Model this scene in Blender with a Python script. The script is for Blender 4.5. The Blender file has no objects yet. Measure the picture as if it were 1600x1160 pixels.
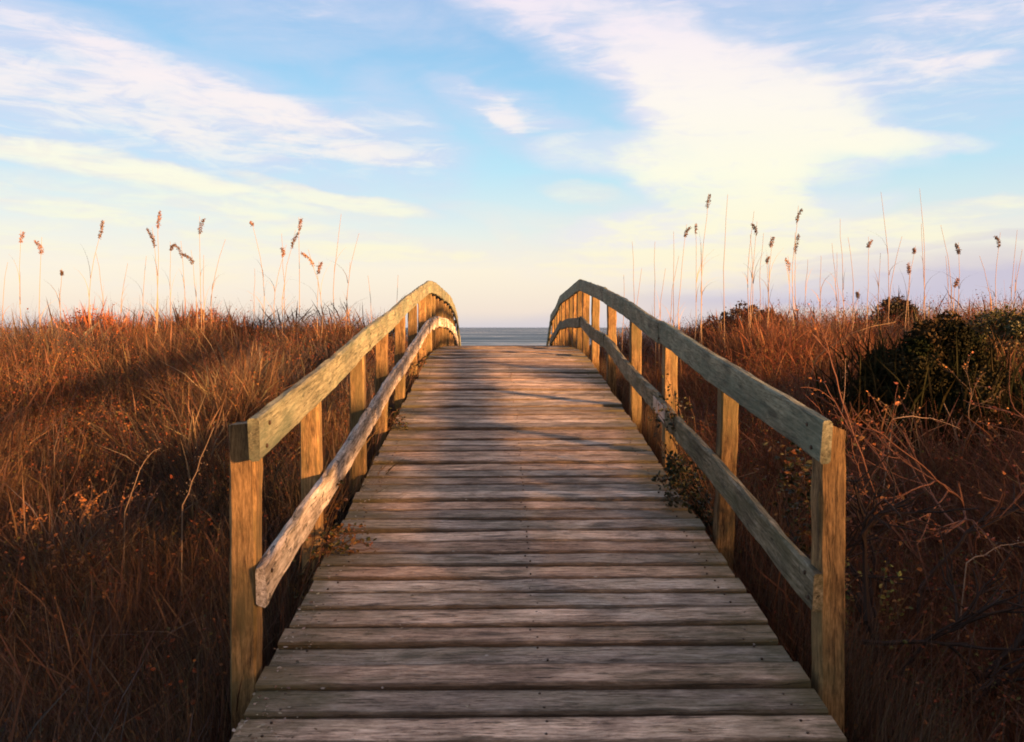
import bpy, math, random
import numpy as np
from mathutils import Vector, Matrix
R = math.radians
rng = np.random.default_rng(11)
random.seed(5)
S = bpy.context.scene
COL = S.collection

# ------------------------------------------------------------------ camera
EYE = 1.65
F_PX = 1333.0
PITCH = math.atan(68 / F_PX)
YAW = math.atan(23 / F_PX)
cd = bpy.data.cameras.new('camera')
cam = bpy.data.objects.new('camera', cd)
COL.objects.link(cam)
cam.location = (0, 0, EYE)
cam.rotation_euler = (math.pi / 2 - PITCH, 0, -YAW)
cd.sensor_width = 36
cd.lens = 36 * F_PX / 1600
cd.clip_start = 0.05
cd.clip_end = 60000
S.camera = cam
CM = cam.rotation_euler.to_matrix()
cd.dof.use_dof = True
cd.dof.focus_distance = 7.0
cd.dof.aperture_fstop = 8.0


def P(px, py, depth):
    """photo pixel at a world depth (distance along +Y)"""
    d = CM @ Vector(((px - 800) / F_PX, (580 - py) / F_PX, -1))
    d = d * (depth / d.y)
    return Vector((d.x, d.y, EYE + d.z))


# ------------------------------------------------------------------ render settings
S.view_settings.view_transform = 'Standard'
S.view_settings.look = 'None'
S.view_settings.gamma = 1
S.view_settings.exposure = 2.2
S.render.engine = 'CYCLES'
S.cycles.use_denoising = True
S.cycles.denoiser = 'OPENIMAGEDENOISE'
S.cycles.max_bounces = 5
S.cycles.diffuse_bounces = 2
S.cycles.transmission_bounces = 3
S.cycles.transparent_max_bounces = 4
S.cycles.pixel_filter_type = 'BLACKMAN_HARRIS'
S.cycles.filter_width = 1.8

# ------------------------------------------------------------------ sun and sky
SUN_AZ = R(126)       # clockwise from +Y: behind the camera, to the right
SUN_EL = R(6.8)
sd = bpy.data.lights.new('sun', 'SUN')
sun = bpy.data.objects.new('sun', sd)
COL.objects.link(sun)
sd.energy = 5.0
sd.angle = R(4.0)
sd.color = (1.0, 0.49, 0.18)
to_sun = Vector((math.sin(SUN_AZ) * math.cos(SUN_EL), math.cos(SUN_AZ) * math.cos(SUN_EL), math.sin(SUN_EL)))
sun.rotation_euler = to_sun.to_track_quat('Z', 'Y').to_euler()

W = bpy.data.worlds.new('World')
S.world = W
W.use_nodes = True
nt = W.node_tree
nt.nodes.clear()


class NB:
    """tiny node-graph writer"""
    def __init__(s, nt):
        s.nt = nt

    def n(s, t, **k):
        x = s.nt.nodes.new(t)
        for a, b in k.items():
            setattr(x, a, b)
        return x

    def put(s, sock, v):
        if isinstance(v, bpy.types.NodeSocket):
            s.nt.links.new(v, sock)
        else:
            sock.default_value = v

    def m(s, op, a, b=None, c=None, clamp=False):
        x = s.n('ShaderNodeMath', operation=op, use_clamp=clamp)
        s.put(x.inputs[0], a)
        if b is not None:
            s.put(x.inputs[1], b)
        if c is not None:
            s.put(x.inputs[2], c)
        return x.outputs[0]

    def mr(s, v, a, b, c=0.0, d=1.0, smooth=True):
        x = s.n('ShaderNodeMapRange')
        x.interpolation_type = 'SMOOTHSTEP' if smooth else 'LINEAR'
        s.put(x.inputs['Value'], v)
        for nm, q in (('From Min', a), ('From Max', b), ('To Min', c), ('To Max', d)):
            s.put(x.inputs[nm], q)
        return x.outputs[0]

    def mix(s, f, a, b, blend='MIX'):
        x = s.n('ShaderNodeMix', data_type='RGBA', blend_type=blend)
        s.put(x.inputs[0], f)
        s.put(x.inputs[6], a if isinstance(a, bpy.types.NodeSocket) else (*a, 1))
        s.put(x.inputs[7], b if isinstance(b, bpy.types.NodeSocket) else (*b, 1))
        return x.outputs[2]

    def comb(s, x, y, z=0.0):
        c = s.n('ShaderNodeCombineXYZ')
        for i, v in enumerate((x, y, z)):
            s.put(c.inputs[i], v)
        return c.outputs[0]

    def noise(s, vec, scale, detail=4.0, rough=0.5, dist=0.0):
        x = s.n('ShaderNodeTexNoise')
        s.put(x.inputs['Vector'], vec)
        s.put(x.inputs['Scale'], scale)
        s.put(x.inputs['Detail'], detail)
        s.put(x.inputs['Roughness'], rough)
        s.put(x.inputs['Distortion'], dist)
        return x.outputs[0]

    def mapping(s, vec, scale=(1, 1, 1), loc=(0, 0, 0)):
        x = s.n('ShaderNodeMapping')
        s.put(x.inputs['Vector'], vec)
        x.inputs['Scale'].default_value = scale
        x.inputs['Location'].default_value = loc
        return x.outputs[0]

    def ramp(s, v, stops):
        x = s.n('ShaderNodeValToRGB')
        s.put(x.inputs[0], v)
        e = x.color_ramp.elements
        while len(e) < len(stops):
            e.new(0.5)
        for i, (p, c) in enumerate(stops):
            e[i].position = p
            e[i].color = (*c, 1)
        return x.outputs[0]


def lin(r, g, b):
    f = lambda c: ((c / 255 + 0.055) / 1.055) ** 2.4 if c > 10 else c / 255 / 12.92
    return (f(r), f(g), f(b))


b = NB(nt)
SKY_K = 0.1
EXPO = 2 ** S.view_settings.exposure
sky = b.n('ShaderNodeTexSky', sky_type='NISHITA', sun_disc=False)
sky.sun_elevation = SUN_EL
sky.sun_rotation = SUN_AZ
sky.altitude = 0
sky.air_density = 1.0
sky.dust_density = 1.0
sky.ozone_density = 2.0
tc = b.n('ShaderNodeTexCoord').outputs['Generated']
sx = b.n('ShaderNodeSeparateXYZ')
b.put(sx.inputs[0], tc)
X, Y, Z = sx.outputs
az = b.m('ARCTAN2', X, Y)
el = b.m('ARCSINE', Z)
ae = b.comb(az, el)
# what an observer sees: pale haze low down, cyan, then blue
def skyc(r, g, bb):
    c = lin(r, g, bb)
    return tuple(v / (SKY_K * EXPO) for v in c)
grad = b.ramp(b.mr(el, 0.0, 0.6, smooth=False), [
    (0.00, lin(218, 212, 220)), (0.03, lin(242, 226, 216)), (0.11, lin(252, 237, 216)), (0.20, lin(224, 234, 232)), (0.30, lin(186, 227, 243)),
    (0.44, lin(158, 208, 240)), (0.60, lin(140, 186, 230)), (0.75, lin(140, 170, 212)), (1.0, lin(150, 158, 180))])
gsc = b.mix(1.0, grad, (1 / (SKY_K * EXPO),) * 3, 'MULTIPLY')
base = b.mix(0.9, sky.outputs[0], gsc)
# sunset glow around the low sun, behind the camera
dp = b.n('ShaderNodeVectorMath', operation='DOT_PRODUCT')
b.put(dp.inputs[0], tc)
dp.inputs[1].default_value = (math.sin(SUN_AZ) * math.cos(SUN_EL), math.cos(SUN_AZ) * math.cos(SUN_EL), math.sin(SUN_EL))
glow = b.mr(dp.outputs['Value'], 0.35, 1.0, 0, 1)
# cloud field: soft streaks, each with its own place on the celestial sphere
wob = b.noise(b.mapping(ae, (1.0, 2.2, 1)), 3.2, 6.0, 0.55)
wob2 = b.noise(b.mapping(ae, (1.0, 2.2, 1), (5, 3, 0)), 3.2, 6.0, 0.55)
az2 = b.m('ADD', az, b.m('MULTIPLY', b.m('SUBTRACT', wob, 0.5), 0.17))
el2 = b.m('ADD', el, b.m('MULTIPLY', b.m('SUBTRACT', wob2, 0.5), 0.085))
fib = b.noise(b.mapping(ae, (1.3, 7.5, 1), (1.7, 0, 0)), 4.5, 9.0, 0.62, 0.6)
fib = b.mr(fib, 0.30, 0.68, 0.28, 1.1)
puff = b.noise(b.mapping(ae, (1.0, 2.4, 1), (9, 1, 0)), 7.0, 10.0, 0.6, 0.3)
puff = b.mr(puff, 0.30, 0.66, 0.45, 1.08)


def blob(px, py, hl, hw, ang, k, hard=0.0):
    u, v = (px - 785) / F_PX, (512 - py) / F_PX
    a0 = math.atan(u)
    e0 = math.atan(v * math.cos(a0))
    dx = b.m('SUBTRACT', az2, a0)
    dy = b.m('SUBTRACT', el2, e0)
    c, s_ = math.cos(R(ang)), math.sin(R(ang))
    p = b.m('ADD', b.m('MULTIPLY', dx, c * F_PX / hl), b.m('MULTIPLY', dy, s_ * F_PX / hl))
    q = b.m('ADD', b.m('MULTIPLY', dx, -s_ * F_PX / hw), b.m('MULTIPLY', dy, c * F_PX / hw))
    r2 = b.m('ADD', b.m('MULTIPLY', p, p), b.m('MULTIPLY', q, q))
    return b.mr(r2, 2.3, hard, 0.0, k)


def total(lst):
    acc = None
    for t in lst:
        o = blob(*t)
        acc = o if acc is None else b.m('ADD', acc, o)
    return acc


PINK = [(110, 110, 300, 58, -10, .9), (330, 150, 200, 26, -13, .8), (150, 180, 420, 66, -3, .85), (300, 132, 240, 13, -12, .55), (420, 200, 200, 22, -8, .4),
        (480, 58, 110, 34, 12, .3), (440, 5, 260, 30, 0, .35), (800, 30, 150, 34, -35, .7), (940, 90, 190, 44, -38, .8), (1040, 130, 130, 70, -35, .55),
        (1180, 50, 330, 60, -6, .42), (1400, 150, 320, 60, -4, .6), (1180, 110, 220, 40, -4, .5), (1000, 10, 220, 16, 0, .7),
        (1515, 90, 60, 11, 0, .8), (1570, 12, 120, 26, -8, .95), (1480, 60, 100, 16, 4, .35), (806, 188, 36, 13, -26, .9), (830, 190, 80, 22, -18, .4), (760, 165, 70, 16, -20, .5), (640, 225, 100, 55, -45, .4), (860, 215, 120, 36, -20, .4)]
CREAM = [(140, 260, 260, 15, -8, 1.3), (330, 292, 240, 14, -8, .8), (520, 302, 120, 12, -9, 1.7), (60, 318, 300, 12, -9, 1.1), (420, 350, 340, 20, -7, .9), (560, 375, 180, 18, -8, .6),
         (150, 400, 360, 40, -2, .6), (1480, 340, 110, 13, 2, .9), (810, 372, 40, 20, -50, .45), (1060, 400, 200, 30, 4, .7), (1150, 395, 250, 58, 0, .8),
         (930, 310, 60, 12, -10, .5), (790, 330, 120, 12, -10, .25), (1300, 380, 260, 22, 4, .6)]
BRIGHT = [(1090, 170, 150, 60, -42, 1.0), (1180, 180, 150, 70, -22, 1.2), (1330, 232, 140, 17, -3, .95), (1270, 205, 130, 26, -20, .7), (1040, 255, 140, 32, -6, .85), (1110, 285, 110, 40, -14, 1.1),
          (1210, 325, 90, 22, -14, .9), (1120, 345, 190, 22, 5, .8), (980, 90, 120, 26, -40, .4), (1140, 230, 120, 100, 0, .4)]
BANK = [(1560, 430, 400, 30, 3, .75), (1250, 470, 380, 20, 5, .5), (1500, 384, 240, 4, 5, .5), (1560, 460, 380, 34, 0, .3)]
def cover(x, tex, k):
    # optical cover of thin cloud: builds up softly instead of clipping
    t = b.m('MULTIPLY', b.m('MULTIPLY', x, tex), -k)
    return b.m('SUBTRACT', 1.0, b.m('EXPONENT', t))


mp = cover(total(PINK), fib, 1.5)
mc = cover(total(CREAM), fib, 1.3)
mb = cover(total(BRIGHT), puff, 1.9)
mk = b.m('MULTIPLY', total(BANK), 0.9, clamp=True)
# the rest of the sky (out of the picture) has cirrus of the same kind
gen = b.mr(b.noise(b.mapping(tc, (2, 2, 5)), 1.6, 8.0, 0.6, 0.8), 0.5, 0.72)
away = b.mr(b.m('ABSOLUTE', az), 0.62, 0.9)
mg = b.m('MULTIPLY', gen, away)
veil = b.mr(b.noise(b.mapping(ae, (1.5, 4, 1), (4, 4, 0)), 3.0, 8.0, 0.6, 0.5), 0.42, 0.8, 0.0, b.mr(el, .08, .24, 0, .6))
c_ = b.mix(veil, base, skyc(205, 215, 240))
c_ = b.mix(mg, c_, skyc(225, 205, 215))
c_ = b.mix(mk, c_, skyc(206, 200, 216))
lit = b.ramp(b.mr(el, 0.0, 0.5, smooth=False), [(.06, lin(253, 238, 212)), (.18, lin(255, 248, 216)), (.34, lin(255, 253, 230)), (.5, lin(255, 249, 240)), (.66, lin(250, 240, 246)), (.85, lin(238, 232, 246))])
lit = b.mix(1.0, lit, (1 / (SKY_K * EXPO),) * 3, 'MULTIPLY')
rip = b.mr(b.noise(b.mapping(ae, (1.6, 6, 1), (3, 8, 0)), 11.0, 8.0, .6, .7), .3, .7, -.28, .28)
c_ = b.mix(mp, c_, b.mix(b.mr(b.m('ADD', mp, rip), .35, 1.05), skyc(214, 220, 243), b.mix(.5, lit, skyc(248, 236, 246))))
c_ = b.mix(mc, c_, b.mix(b.mr(b.m('ADD', mc, rip), .2, .95), skyc(244, 236, 228), lit))
c_ = b.mix(mb, c_, b.mix(b.mr(b.m('ADD', mb, rip), .2, .95), skyc(236, 234, 244), lit))
c_ = b.mix(glow, c_, tuple(v / (SKY_K * EXPO) for v in (.95, .56, .29)))
bg = b.n('ShaderNodeBackground')
b.put(bg.inputs[0], c_)
bg.inputs[1].default_value = SKY_K
wo = b.n('ShaderNodeOutputWorld')
b.put(wo.inputs[0], bg.outputs[0])


# ------------------------------------------------------------------ object helpers
def tag(o, label=None, cat=None, group=None, kind=None):
    if label: o['label'] = label
    if cat: o['category'] = cat
    if group: o['group'] = group
    if kind: o['kind'] = kind
    return o


def empty(name, loc):
    o = bpy.data.objects.new(name, None)
    o.location = loc
    o.empty_display_size = 0.2
    COL.objects.link(o)
    return o


def np_mesh(name, V, F, mats, parent=None, attrs=None, fmat=None, smooth=False):
    """V (n,3); F list of (m,k) index arrays or a list of tuples; world coordinates (made local to the parent)"""
    V = np.asarray(V, dtype=np.float32)
    if parent is not None:
        V = V - np.array(parent.matrix_world.translation if parent.parent else parent.location, dtype=np.float32)
    me = bpy.data.meshes.new(name)
    if isinstance(F, list) and len(F) and isinstance(F[0], np.ndarray):
        loops = np.concatenate([f.reshape(-1) for f in F]).astype(np.int32)
        sizes = np.concatenate([np.full(len(f), f.shape[1], dtype=np.int32) for f in F])
    else:
        sizes = np.array([len(f) for f in F], dtype=np.int32)
        loops = np.array([i for f in F for i in f], dtype=np.int32)
    starts = np.concatenate([[0], np.cumsum(sizes)[:-1]]).astype(np.int32)
    me.vertices.add(len(V))
    me.vertices.foreach_set('co', V.reshape(-1))
    me.loops.add(len(loops))
    me.loops.foreach_set('vertex_index', loops)
    me.polygons.add(len(sizes))
    me.polygons.foreach_set('loop_start', starts)
    if fmat is not None:
        me.polygons.foreach_set('material_index', np.asarray(fmat, dtype=np.int32))
    me.polygons.foreach_set('use_smooth', np.full(len(sizes), bool(smooth)))
    for m in (mats if isinstance(mats, (list, tuple)) else [mats]):
        me.materials.append(m)
    for nm, (typ, data) in (attrs or {}).items():
        a = me.attributes.new(nm, typ, 'POINT')
        key = {'FLOAT': 'value', 'FLOAT_VECTOR': 'vector', 'FLOAT_COLOR': 'color'}[typ]
        a.data.foreach_set(key, np.asarray(data, dtype=np.float32).reshape(-1))
    me.update()
    me.validate()
    o = bpy.data.objects.new(name, me)
    COL.objects.link(o)
    if parent is not None:
        o.parent = parent
    return o


class Wood:
    """collects boards with chamfered, slightly uneven edges; gco = grain coordinate, tint = board random"""
    def __init__(s):
        s.V, s.F, s.G, s.T, s.M, s.A = [], [], [], [], [], []
        s.n = 0

    def board(s, p0, p1, wid, hgt, side=None, ch=0.006, seg=8, rough=0.002, tint=None, mat=0, cut=(0, 0)):
        """wid along 'side', hgt along the third axis"""
        p0, p1 = np.array(p0, float), np.array(p1, float)
        ax = p1 - p0
        L = np.linalg.norm(ax)
        ax /= L
        side = np.array(side if side is not None else (1, 0, 0), float)
        side -= ax * side.dot(ax)
        side /= np.linalg.norm(side)
        up = np.cross(ax, side)
        w, h = wid / 2, hgt / 2
        sec = np.array([(-w, -h + ch), (-w, h - ch), (-w + ch, h), (w - ch, h), (w, h - ch), (w, -h + ch), (w - ch, -h), (-w + ch, -h)])
        off = rng.uniform(-40, 40, 3)
        tint = rng.uniform(0, 1) if tint is None else tint
        k0 = s.n
        sag = rng.normal(0, rough * 1.2, 3)
        for i in range(seg + 1):
            t = i / seg
            wv = sag[0] * math.sin(t * 3.1) + sag[1] * math.sin(t * 7 + 1) 
            for j, (a, c) in enumerate(sec):
                jt = rng.normal(0, rough * .5, 2)
                c2 = c + wv + jt[1]
                a2 = a + sag[2] * math.sin(t * 5) + jt[0]
                tt = t * L
                if i == 0: tt += cut[0] * (c / h)
                if i == seg: tt += cut[1] * (a / w)
                s.V.append(p0 + ax * tt + side * a2 + up * c2)
                s.G.append((tt + off[0], a + off[1], c + off[2]))
                s.T.append(tint)
                s.A.append(a / w)
        for i in range(seg):
            for j in range(8):
                a = k0 + i * 8 + j
                c = k0 + i * 8 + (j + 1) % 8
                s.F.append((a, c, c + 8, a + 8))
                s.M.append(mat)
        # ends: own vertices so that the end grain gets its own coordinate
        for i, rev in ((0, False), (seg, True)):
            k = len(s.V)
            for j in range(8):
                s.V.append(s.V[k0 + i * 8 + j])
                g = s.G[k0 + i * 8 + j]
                s.G.append((g[0] + 3, g[1], g[2]))
                s.T.append(tint)
                s.A.append(0)
            f = tuple(range(k, k + 8))
            s.F.append(f[::-1] if not rev else f)
            s.M.append(mat)
        s.n = len(s.V)

    def disc(s, c, nrm, r, h, mat, n=8):
        nrm = np.array(nrm, float); nrm /= np.linalg.norm(nrm)
        t = np.cross(nrm, (0, 0, 1) if abs(nrm[2]) < .9 else (1, 0, 0)); t /= np.linalg.norm(t)
        u = np.cross(nrm, t)
        k = s.n
        for hh, rr in ((-.004, r), (h * .7, r), (h, r * .7)):
            for j in range(n):
                a = 2 * math.pi * j / n
                s.V.append(np.array(c) + nrm * hh + (t * math.cos(a) + u * math.sin(a)) * rr)
                s.G.append((0, 0, 0)); s.T.append(.5); s.A.append(0)
        for q in range(2):
            for j in range(n):
                s.F.append((k + q * n + j, k + q * n + (j + 1) % n, k + (q + 1) * n + (j + 1) % n, k + (q + 1) * n + j)); s.M.append(mat)
        s.F.append(tuple(k + 2 * n + j for j in range(n))); s.M.append(mat)
        s.n = len(s.V)

    def build(s, name, mats, parent):
        o = np_mesh(name, s.V, s.F, mats, parent, {'gco': ('FLOAT_VECTOR', s.G), 'tint': ('FLOAT', s.T), 'across': ('FLOAT', s.A)}, s.M)
        return o


# ------------------------------------------------------------------ materials
def material(name):
    m = bpy.data.materials.new(name)
    m.use_nodes = True
    m.node_tree.nodes.clear()
    g = NB(m.node_tree)
    out = g.n('ShaderNodeOutputMaterial')
    p = g.n('ShaderNodeBsdfPrincipled')
    g.put(out.inputs[0], p.outputs[0])
    return m, g, p, out


def wood(name, dark, mid, light, algae=0.0, algae_col=(.10, .12, .045), bump=.5, spots=0.0, warm=None, edge=False):
    m, g, p, out = material(name)
    co = g.n('ShaderNodeAttribute', attribute_name='gco').outputs['Vector']
    ti = g.n('ShaderNodeAttribute', attribute_name='tint').outputs['Fac']
    grain = g.noise(g.mapping(co, (3.2, 34, 34)), 2.2, 8, .66, .7)
    fine = g.noise(g.mapping(co, (18, 110, 110)), 2.0, 5, .7, .2)
    pore = g.noise(g.mapping(co, (40, 160, 160)), 1.0, 3, .7)
    blot = g.noise(g.mapping(co, (1.3, 5, 5)), 2.4, 5, .6, .3)
    v = g.m('ADD', g.m('MULTIPLY', grain, .50), g.m('ADD', g.m('MULTIPLY', g.m('ADD', g.m('MULTIPLY', fine, .65), g.m('MULTIPLY', pore, .35)), .33), g.m('MULTIPLY', blot, .2)))
    c = g.ramp(v, [(.425, dark), (.52, mid), (.61, light)])
    # each board weathered on its own
    tv = g.mr(ti, 0, 1, .60, 1.38, smooth=False)
    c = g.mix(1.0, c, g.comb(tv, tv, tv), 'MULTIPLY')
    if warm:
        hue = g.noise(g.comb(g.m('MULTIPLY', ti, 37.0), 0.3), 3.0, 0)
        c = g.mix(g.m('MULTIPLY', g.mr(hue, .4, .65), .55), c, g.mix(1.0, c, warm, 'MULTIPLY'))
    # broad water stains
    st = g.noise(g.mapping(co, (1.7, 2.6, 2.6), (21, 2, 9)), 2.0, 5, .6, .6)
    sv = g.mr(st, .36, .62, .66, 1.12)
    c = g.mix(1.0, c, g.comb(sv, sv, sv), 'MULTIPLY')
    # cracks along the grain
    crack = g.noise(g.mapping(co, (2.6, 55, 55), (7, 2, 5)), 1.5, 4, .6, 1.2)
    ck = g.mr(crack, .33, .39, 1, 0)
    c = g.mix(g.m('MULTIPLY', ck, .75), c, tuple(x * .22 for x in dark))
    # knots
    vo = g.n('ShaderNodeTexVoronoi', feature='F1')
    g.put(vo.inputs['Vector'], g.mapping(co, (2.2, 9, 9)))
    vo.inputs['Scale'].default_value = 1.0
    kn = g.mr(vo.outputs['Distance'], .08, .22, 1, 0)
    c = g.mix(g.m('MULTIPLY', kn, .7), c, tuple(x * .45 for x in dark))
    if spots:
        sp = g.noise(g.mapping(co, (9, 22, 22), (3, 3, 3)), 1.5, 3, .6)
        c = g.mix(g.m('MULTIPLY', g.mr(sp, .6, .68), spots), c, tuple(x * .3 for x in dark))
    if algae:
        al = g.noise(g.mapping(co, (1.2, 4, 4), (11, 4, 6)), 1.8, 6, .65)
        c = g.mix(g.m('MULTIPLY', g.mr(al, .42, .62), algae), c, algae_col)
    if edge:      # worn, dirt-filled long edges of the boards
        ac = g.m('ABSOLUTE', g.n('ShaderNodeAttribute', attribute_name='across').outputs['Fac'])
        en = g.noise(g.mapping(co, (6, 20, 20), (2, 7, 1)), 2.0, 5, .65)
        ew = g.mr(g.m('ADD', ac, g.m('MULTIPLY', g.m('SUBTRACT', en, .5), .55)), .66, .98)
        c = g.mix(g.m('MULTIPLY', ew, .78), c, (.05, .034, .024))
    if edge:      # green film where the vegetation keeps the board ends damp
        sp_ = g.n('ShaderNodeSeparateXYZ')
        g.put(sp_.inputs[0], g.n('ShaderNodeTexCoord').outputs['Object'])
        nz = g.noise(g.n('ShaderNodeTexCoord').outputs['Object'], 3.0, 5, .65)
        ex = g.mr(g.m('ADD', g.m('ABSOLUTE', g.m('SUBTRACT', sp_.outputs[0], .02)), g.m('MULTIPLY', g.m('SUBTRACT', nz, .5), .9)), .62, .98)
        c = g.mix(g.m('MULTIPLY', ex, .7), c, (.085, .075, .03))
    g.put(p.inputs['Base Color'], c)
    g.put(p.inputs['Roughness'], g.mr(v, .35, .65, .92, .7))
    p.inputs['Specular IOR Level'].default_value = .3
    bm = g.n('ShaderNodeBump')
    bm.inputs['Strength'].default_value = bump
    bm.inputs['Distance'].default_value = .006
    g.put(bm.inputs['Height'], g.m('SUBTRACT', v, g.m('MULTIPLY', ck, .6)))
    g.put(p.inputs['Normal'], bm.outputs[0])
    return m


def plain(name, col, rough=.6, metal=0.0, var=.3, scale=12):
    m, g, p, out = material(name)
    co = g.n('ShaderNodeTexCoord').outputs['Object']
    v = g.noise(co, scale, 5, .6)
    c = g.ramp(v, [(.35, tuple(x * (1 - var) for x in col)), (.65, tuple(min(1, x * (1 + var)) for x in col))])
    g.put(p.inputs['Base Color'], c)
    p.inputs['Roughness'].default_value = rough
    p.inputs['Metallic'].default_value = metal
    return m


def leafy(name, trans=.25, rough=.7, spec=.2):
    """colour of every blade or leaf comes from its own attribute"""
    m, g, p, out = material(name)
    c = g.n('ShaderNodeAttribute', attribute_name='col').outputs['Color']
    g.put(p.inputs['Base Color'], c)
    p.inputs['Roughness'].default_value = rough
    p.inputs['Specular IOR Level'].default_value = spec
    t = g.n('ShaderNodeBsdfTranslucent')
    g.put(t.inputs[0], c)
    mx = g.n('ShaderNodeMixShader')
    mx.inputs[0].default_value = trans
    g.put(mx.inputs[1], p.outputs[0])
    g.put(mx.inputs[2], t.outputs[0])
    g.put(out.inputs[0], mx.outputs[0])
    return m


M_DECK = wood('weathered deck boards', (.12, .092, .072), (.44, .35, .285), (.68, .58, .49), algae=.2, bump=1.0, warm=(1.15, .82, .6), edge=True)
M_RAIL = wood('handrail wood', (.07, .068, .045), (.17, .165, .11), (.27, .26, .18), algae=.5, algae_col=(.10, .135, .095), bump=.5)
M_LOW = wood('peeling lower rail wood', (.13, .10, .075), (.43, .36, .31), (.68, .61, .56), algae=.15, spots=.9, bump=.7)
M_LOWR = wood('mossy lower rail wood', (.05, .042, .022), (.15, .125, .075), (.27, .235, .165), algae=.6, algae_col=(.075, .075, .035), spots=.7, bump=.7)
M_POST = wood('treated post wood', (.055, .030, .013), (.18, .105, .042), (.33, .20, .085), algae=.55, algae_col=(.12, .10, .04), bump=.5)
M_STEEL = plain('rusty steel', (.07, .045, .03), .6, .6)
M_GALV = plain('galvanised strap', (.42, .42, .42), .5, .8)
M_GRASS = leafy('dry grass', .22)
M_LEAF = leafy('leaves', .2, .5, .35)
M_DARKLEAF = leafy('dull evergreen leaves', .08, .85, .06)
M_STEM = leafy('stems', .05, .8)


# ------------------------------------------------------------------ ground heights
_pd = [(-14, EYE - 2.35), (-6, EYE - 2.15), (-2, EYE - 1.80), (0, EYE - 1.558), (9.4, EYE - .41), (10.3, EYE - .325), (11.2, EYE - .29), (13, EYE - .29), (14.7, EYE - .32),
       (16, EYE - .43), (17.2, EYE - .62), (18.8, EYE - 1.25), (20.5, EYE - 2.0), (23, EYE - 3.1), (60, -2.1)]


def deckz(y):
    return float(np.interp(y, [a for a, _ in _pd], [c for _, c in _pd]))


_gd = [(-60, -.9), (-14, -1.1), (-6, -.95), (0, -.52), (3, -.12), (6, .32), (9.4, .72), (10.6, .84), (12.5, .90), (14, .82),
       (16, .6), (19, -.2), (23, -1.2), (30, -1.6), (60, -2.2), (90, -3.2), (400, -8), (9000, -60)]


def vnoise(x, y, s, seed=0):
    """smooth value noise, vectorised"""
    x = np.asarray(x, float) / s + seed * 17.3
    y = np.asarray(y, float) / s + seed * 9.1
    xi, yi = np.floor(x), np.floor(y)
    fx, fy = x - xi, y - yi
    fx, fy = fx * fx * (3 - 2 * fx), fy * fy * (3 - 2 * fy)
    h = lambda a, c: (np.sin(a * 127.1 + c * 311.7 + seed) * 43758.5453) % 1.0
    return (h(xi, yi) * (1 - fx) + h(xi + 1, yi) * fx) * (1 - fy) + (h(xi, yi + 1) * (1 - fx) + h(xi + 1, yi + 1) * fx) * fy


RD = np.array([math.sin(SUN_AZ), math.cos(SUN_AZ)])    # towards the sun
RP = np.array([-RD[1], RD[0]])


def ground(x, y):
    x = np.asarray(x, float)
    y = np.asarray(y, float)
    z = np.interp(y, [a for a, _ in _gd], [c for _, c in _gd])
    near = np.exp(-((x - .1) / 1.5) ** 2)
    lat = np.clip((np.abs(x - .13) - .9) / 1.3, 0, 1)
    lat = np.where(x > 0, np.clip((x - 1.7 + .8 * np.clip((y - 11) / 1.5, 0, 1)) / 1.8, 0, 1), lat)
    dune = np.where(x > 0, np.clip((y - 5.5) / 5, 0, 1), np.clip((y - 2) / 8, 0, 1)) * np.clip((24 - y) / 8, 0, 1)
    z = z + lat * dune * .42
    z = z + (vnoise(x, y, 2.6, 1) - .5) * .28 * (1 - near) + (vnoise(x, y, .7, 2) - .5) * .07
    z = z + (vnoise(x, y, 14, 3) - .5) * .5 * np.clip((np.abs(x) - 8) / 8, 0, 1) * np.clip((40 - y) / 20, 0, 1)
    z = z + .20 * np.clip((x - 1.8) / 1.5, 0, 1) * np.clip((8 - y) / 3, 0, 1)
    # low place at the far left of the ridge
    z = z - .26 * np.exp(-((x + 6.7) / 1.1) ** 2) * np.clip((y - 6) / 4, 0, 1)
    # tall back dune behind the camera, between it and the low sun
    s = x * RD[0] + y * RD[1]
    t = x * RP[0] + y * RP[1]
    hgt = 3.22 + (vnoise(t, t * 0, 3.0, 5) - .5) * .55
    hgt = hgt + .46 - .13 * np.clip(t - 2.5, -4, 8)
    rid = np.exp(-((s - 15.5) / 3.6) ** 2) * np.clip((34 - np.abs(t + 4)) / 12, 0, 1)
    return z + rid * hgt


def sheet(name, xs, ys, zf, mat):
    Xg, Yg = np.meshgrid(xs, ys)
    Zg = zf(Xg, Yg)
    V = np.stack([Xg.ravel(), Yg.ravel(), Zg.ravel()], 1)
    nx, ny = len(xs), len(ys)
    i, j = np.meshgrid(np.arange(nx - 1), np.arange(ny - 1))
    a = (j * nx + i).ravel()
    F = np.stack([a, a + 1, a + nx + 1, a + nx], 1)
    return np_mesh(name, V, [F], mat, smooth=True)


xs = np.concatenate([[-9000, -3000, -1000, -300, -100, -60], np.arange(-40, -14, 1.5), np.arange(-14, 14, .22), np.arange(14, 41, 1.5), [60, 100, 300, 1000, 3000, 9000]])
ys = np.concatenate([[-9000, -3000, -800, -200, -80], np.arange(-40, -14, 1.2), np.arange(-14, 2, .5), np.arange(2, 20, .2), np.arange(20, 60, 1.5), [70, 90, 140, 300, 1000, 3000, 9000]])
m, g, p, out = material('dune sand and litter')
co = g.n('ShaderNodeTexCoord').outputs['Object']
n1 = g.noise(co, 1.4, 8, .6)
n2 = g.noise(co, 14, 6, .65)
c = g.ramp(n2, [(.35, (.05, .03, .02)), (.5, (.10, .06, .035)), (.68, (.17, .115, .07))])
c = g.mix(g.mr(n1, .56, .66), c, (.36, .31, .26))
sp = g.n('ShaderNodeSeparateXYZ')
g.put(sp.inputs[0], co)
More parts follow.
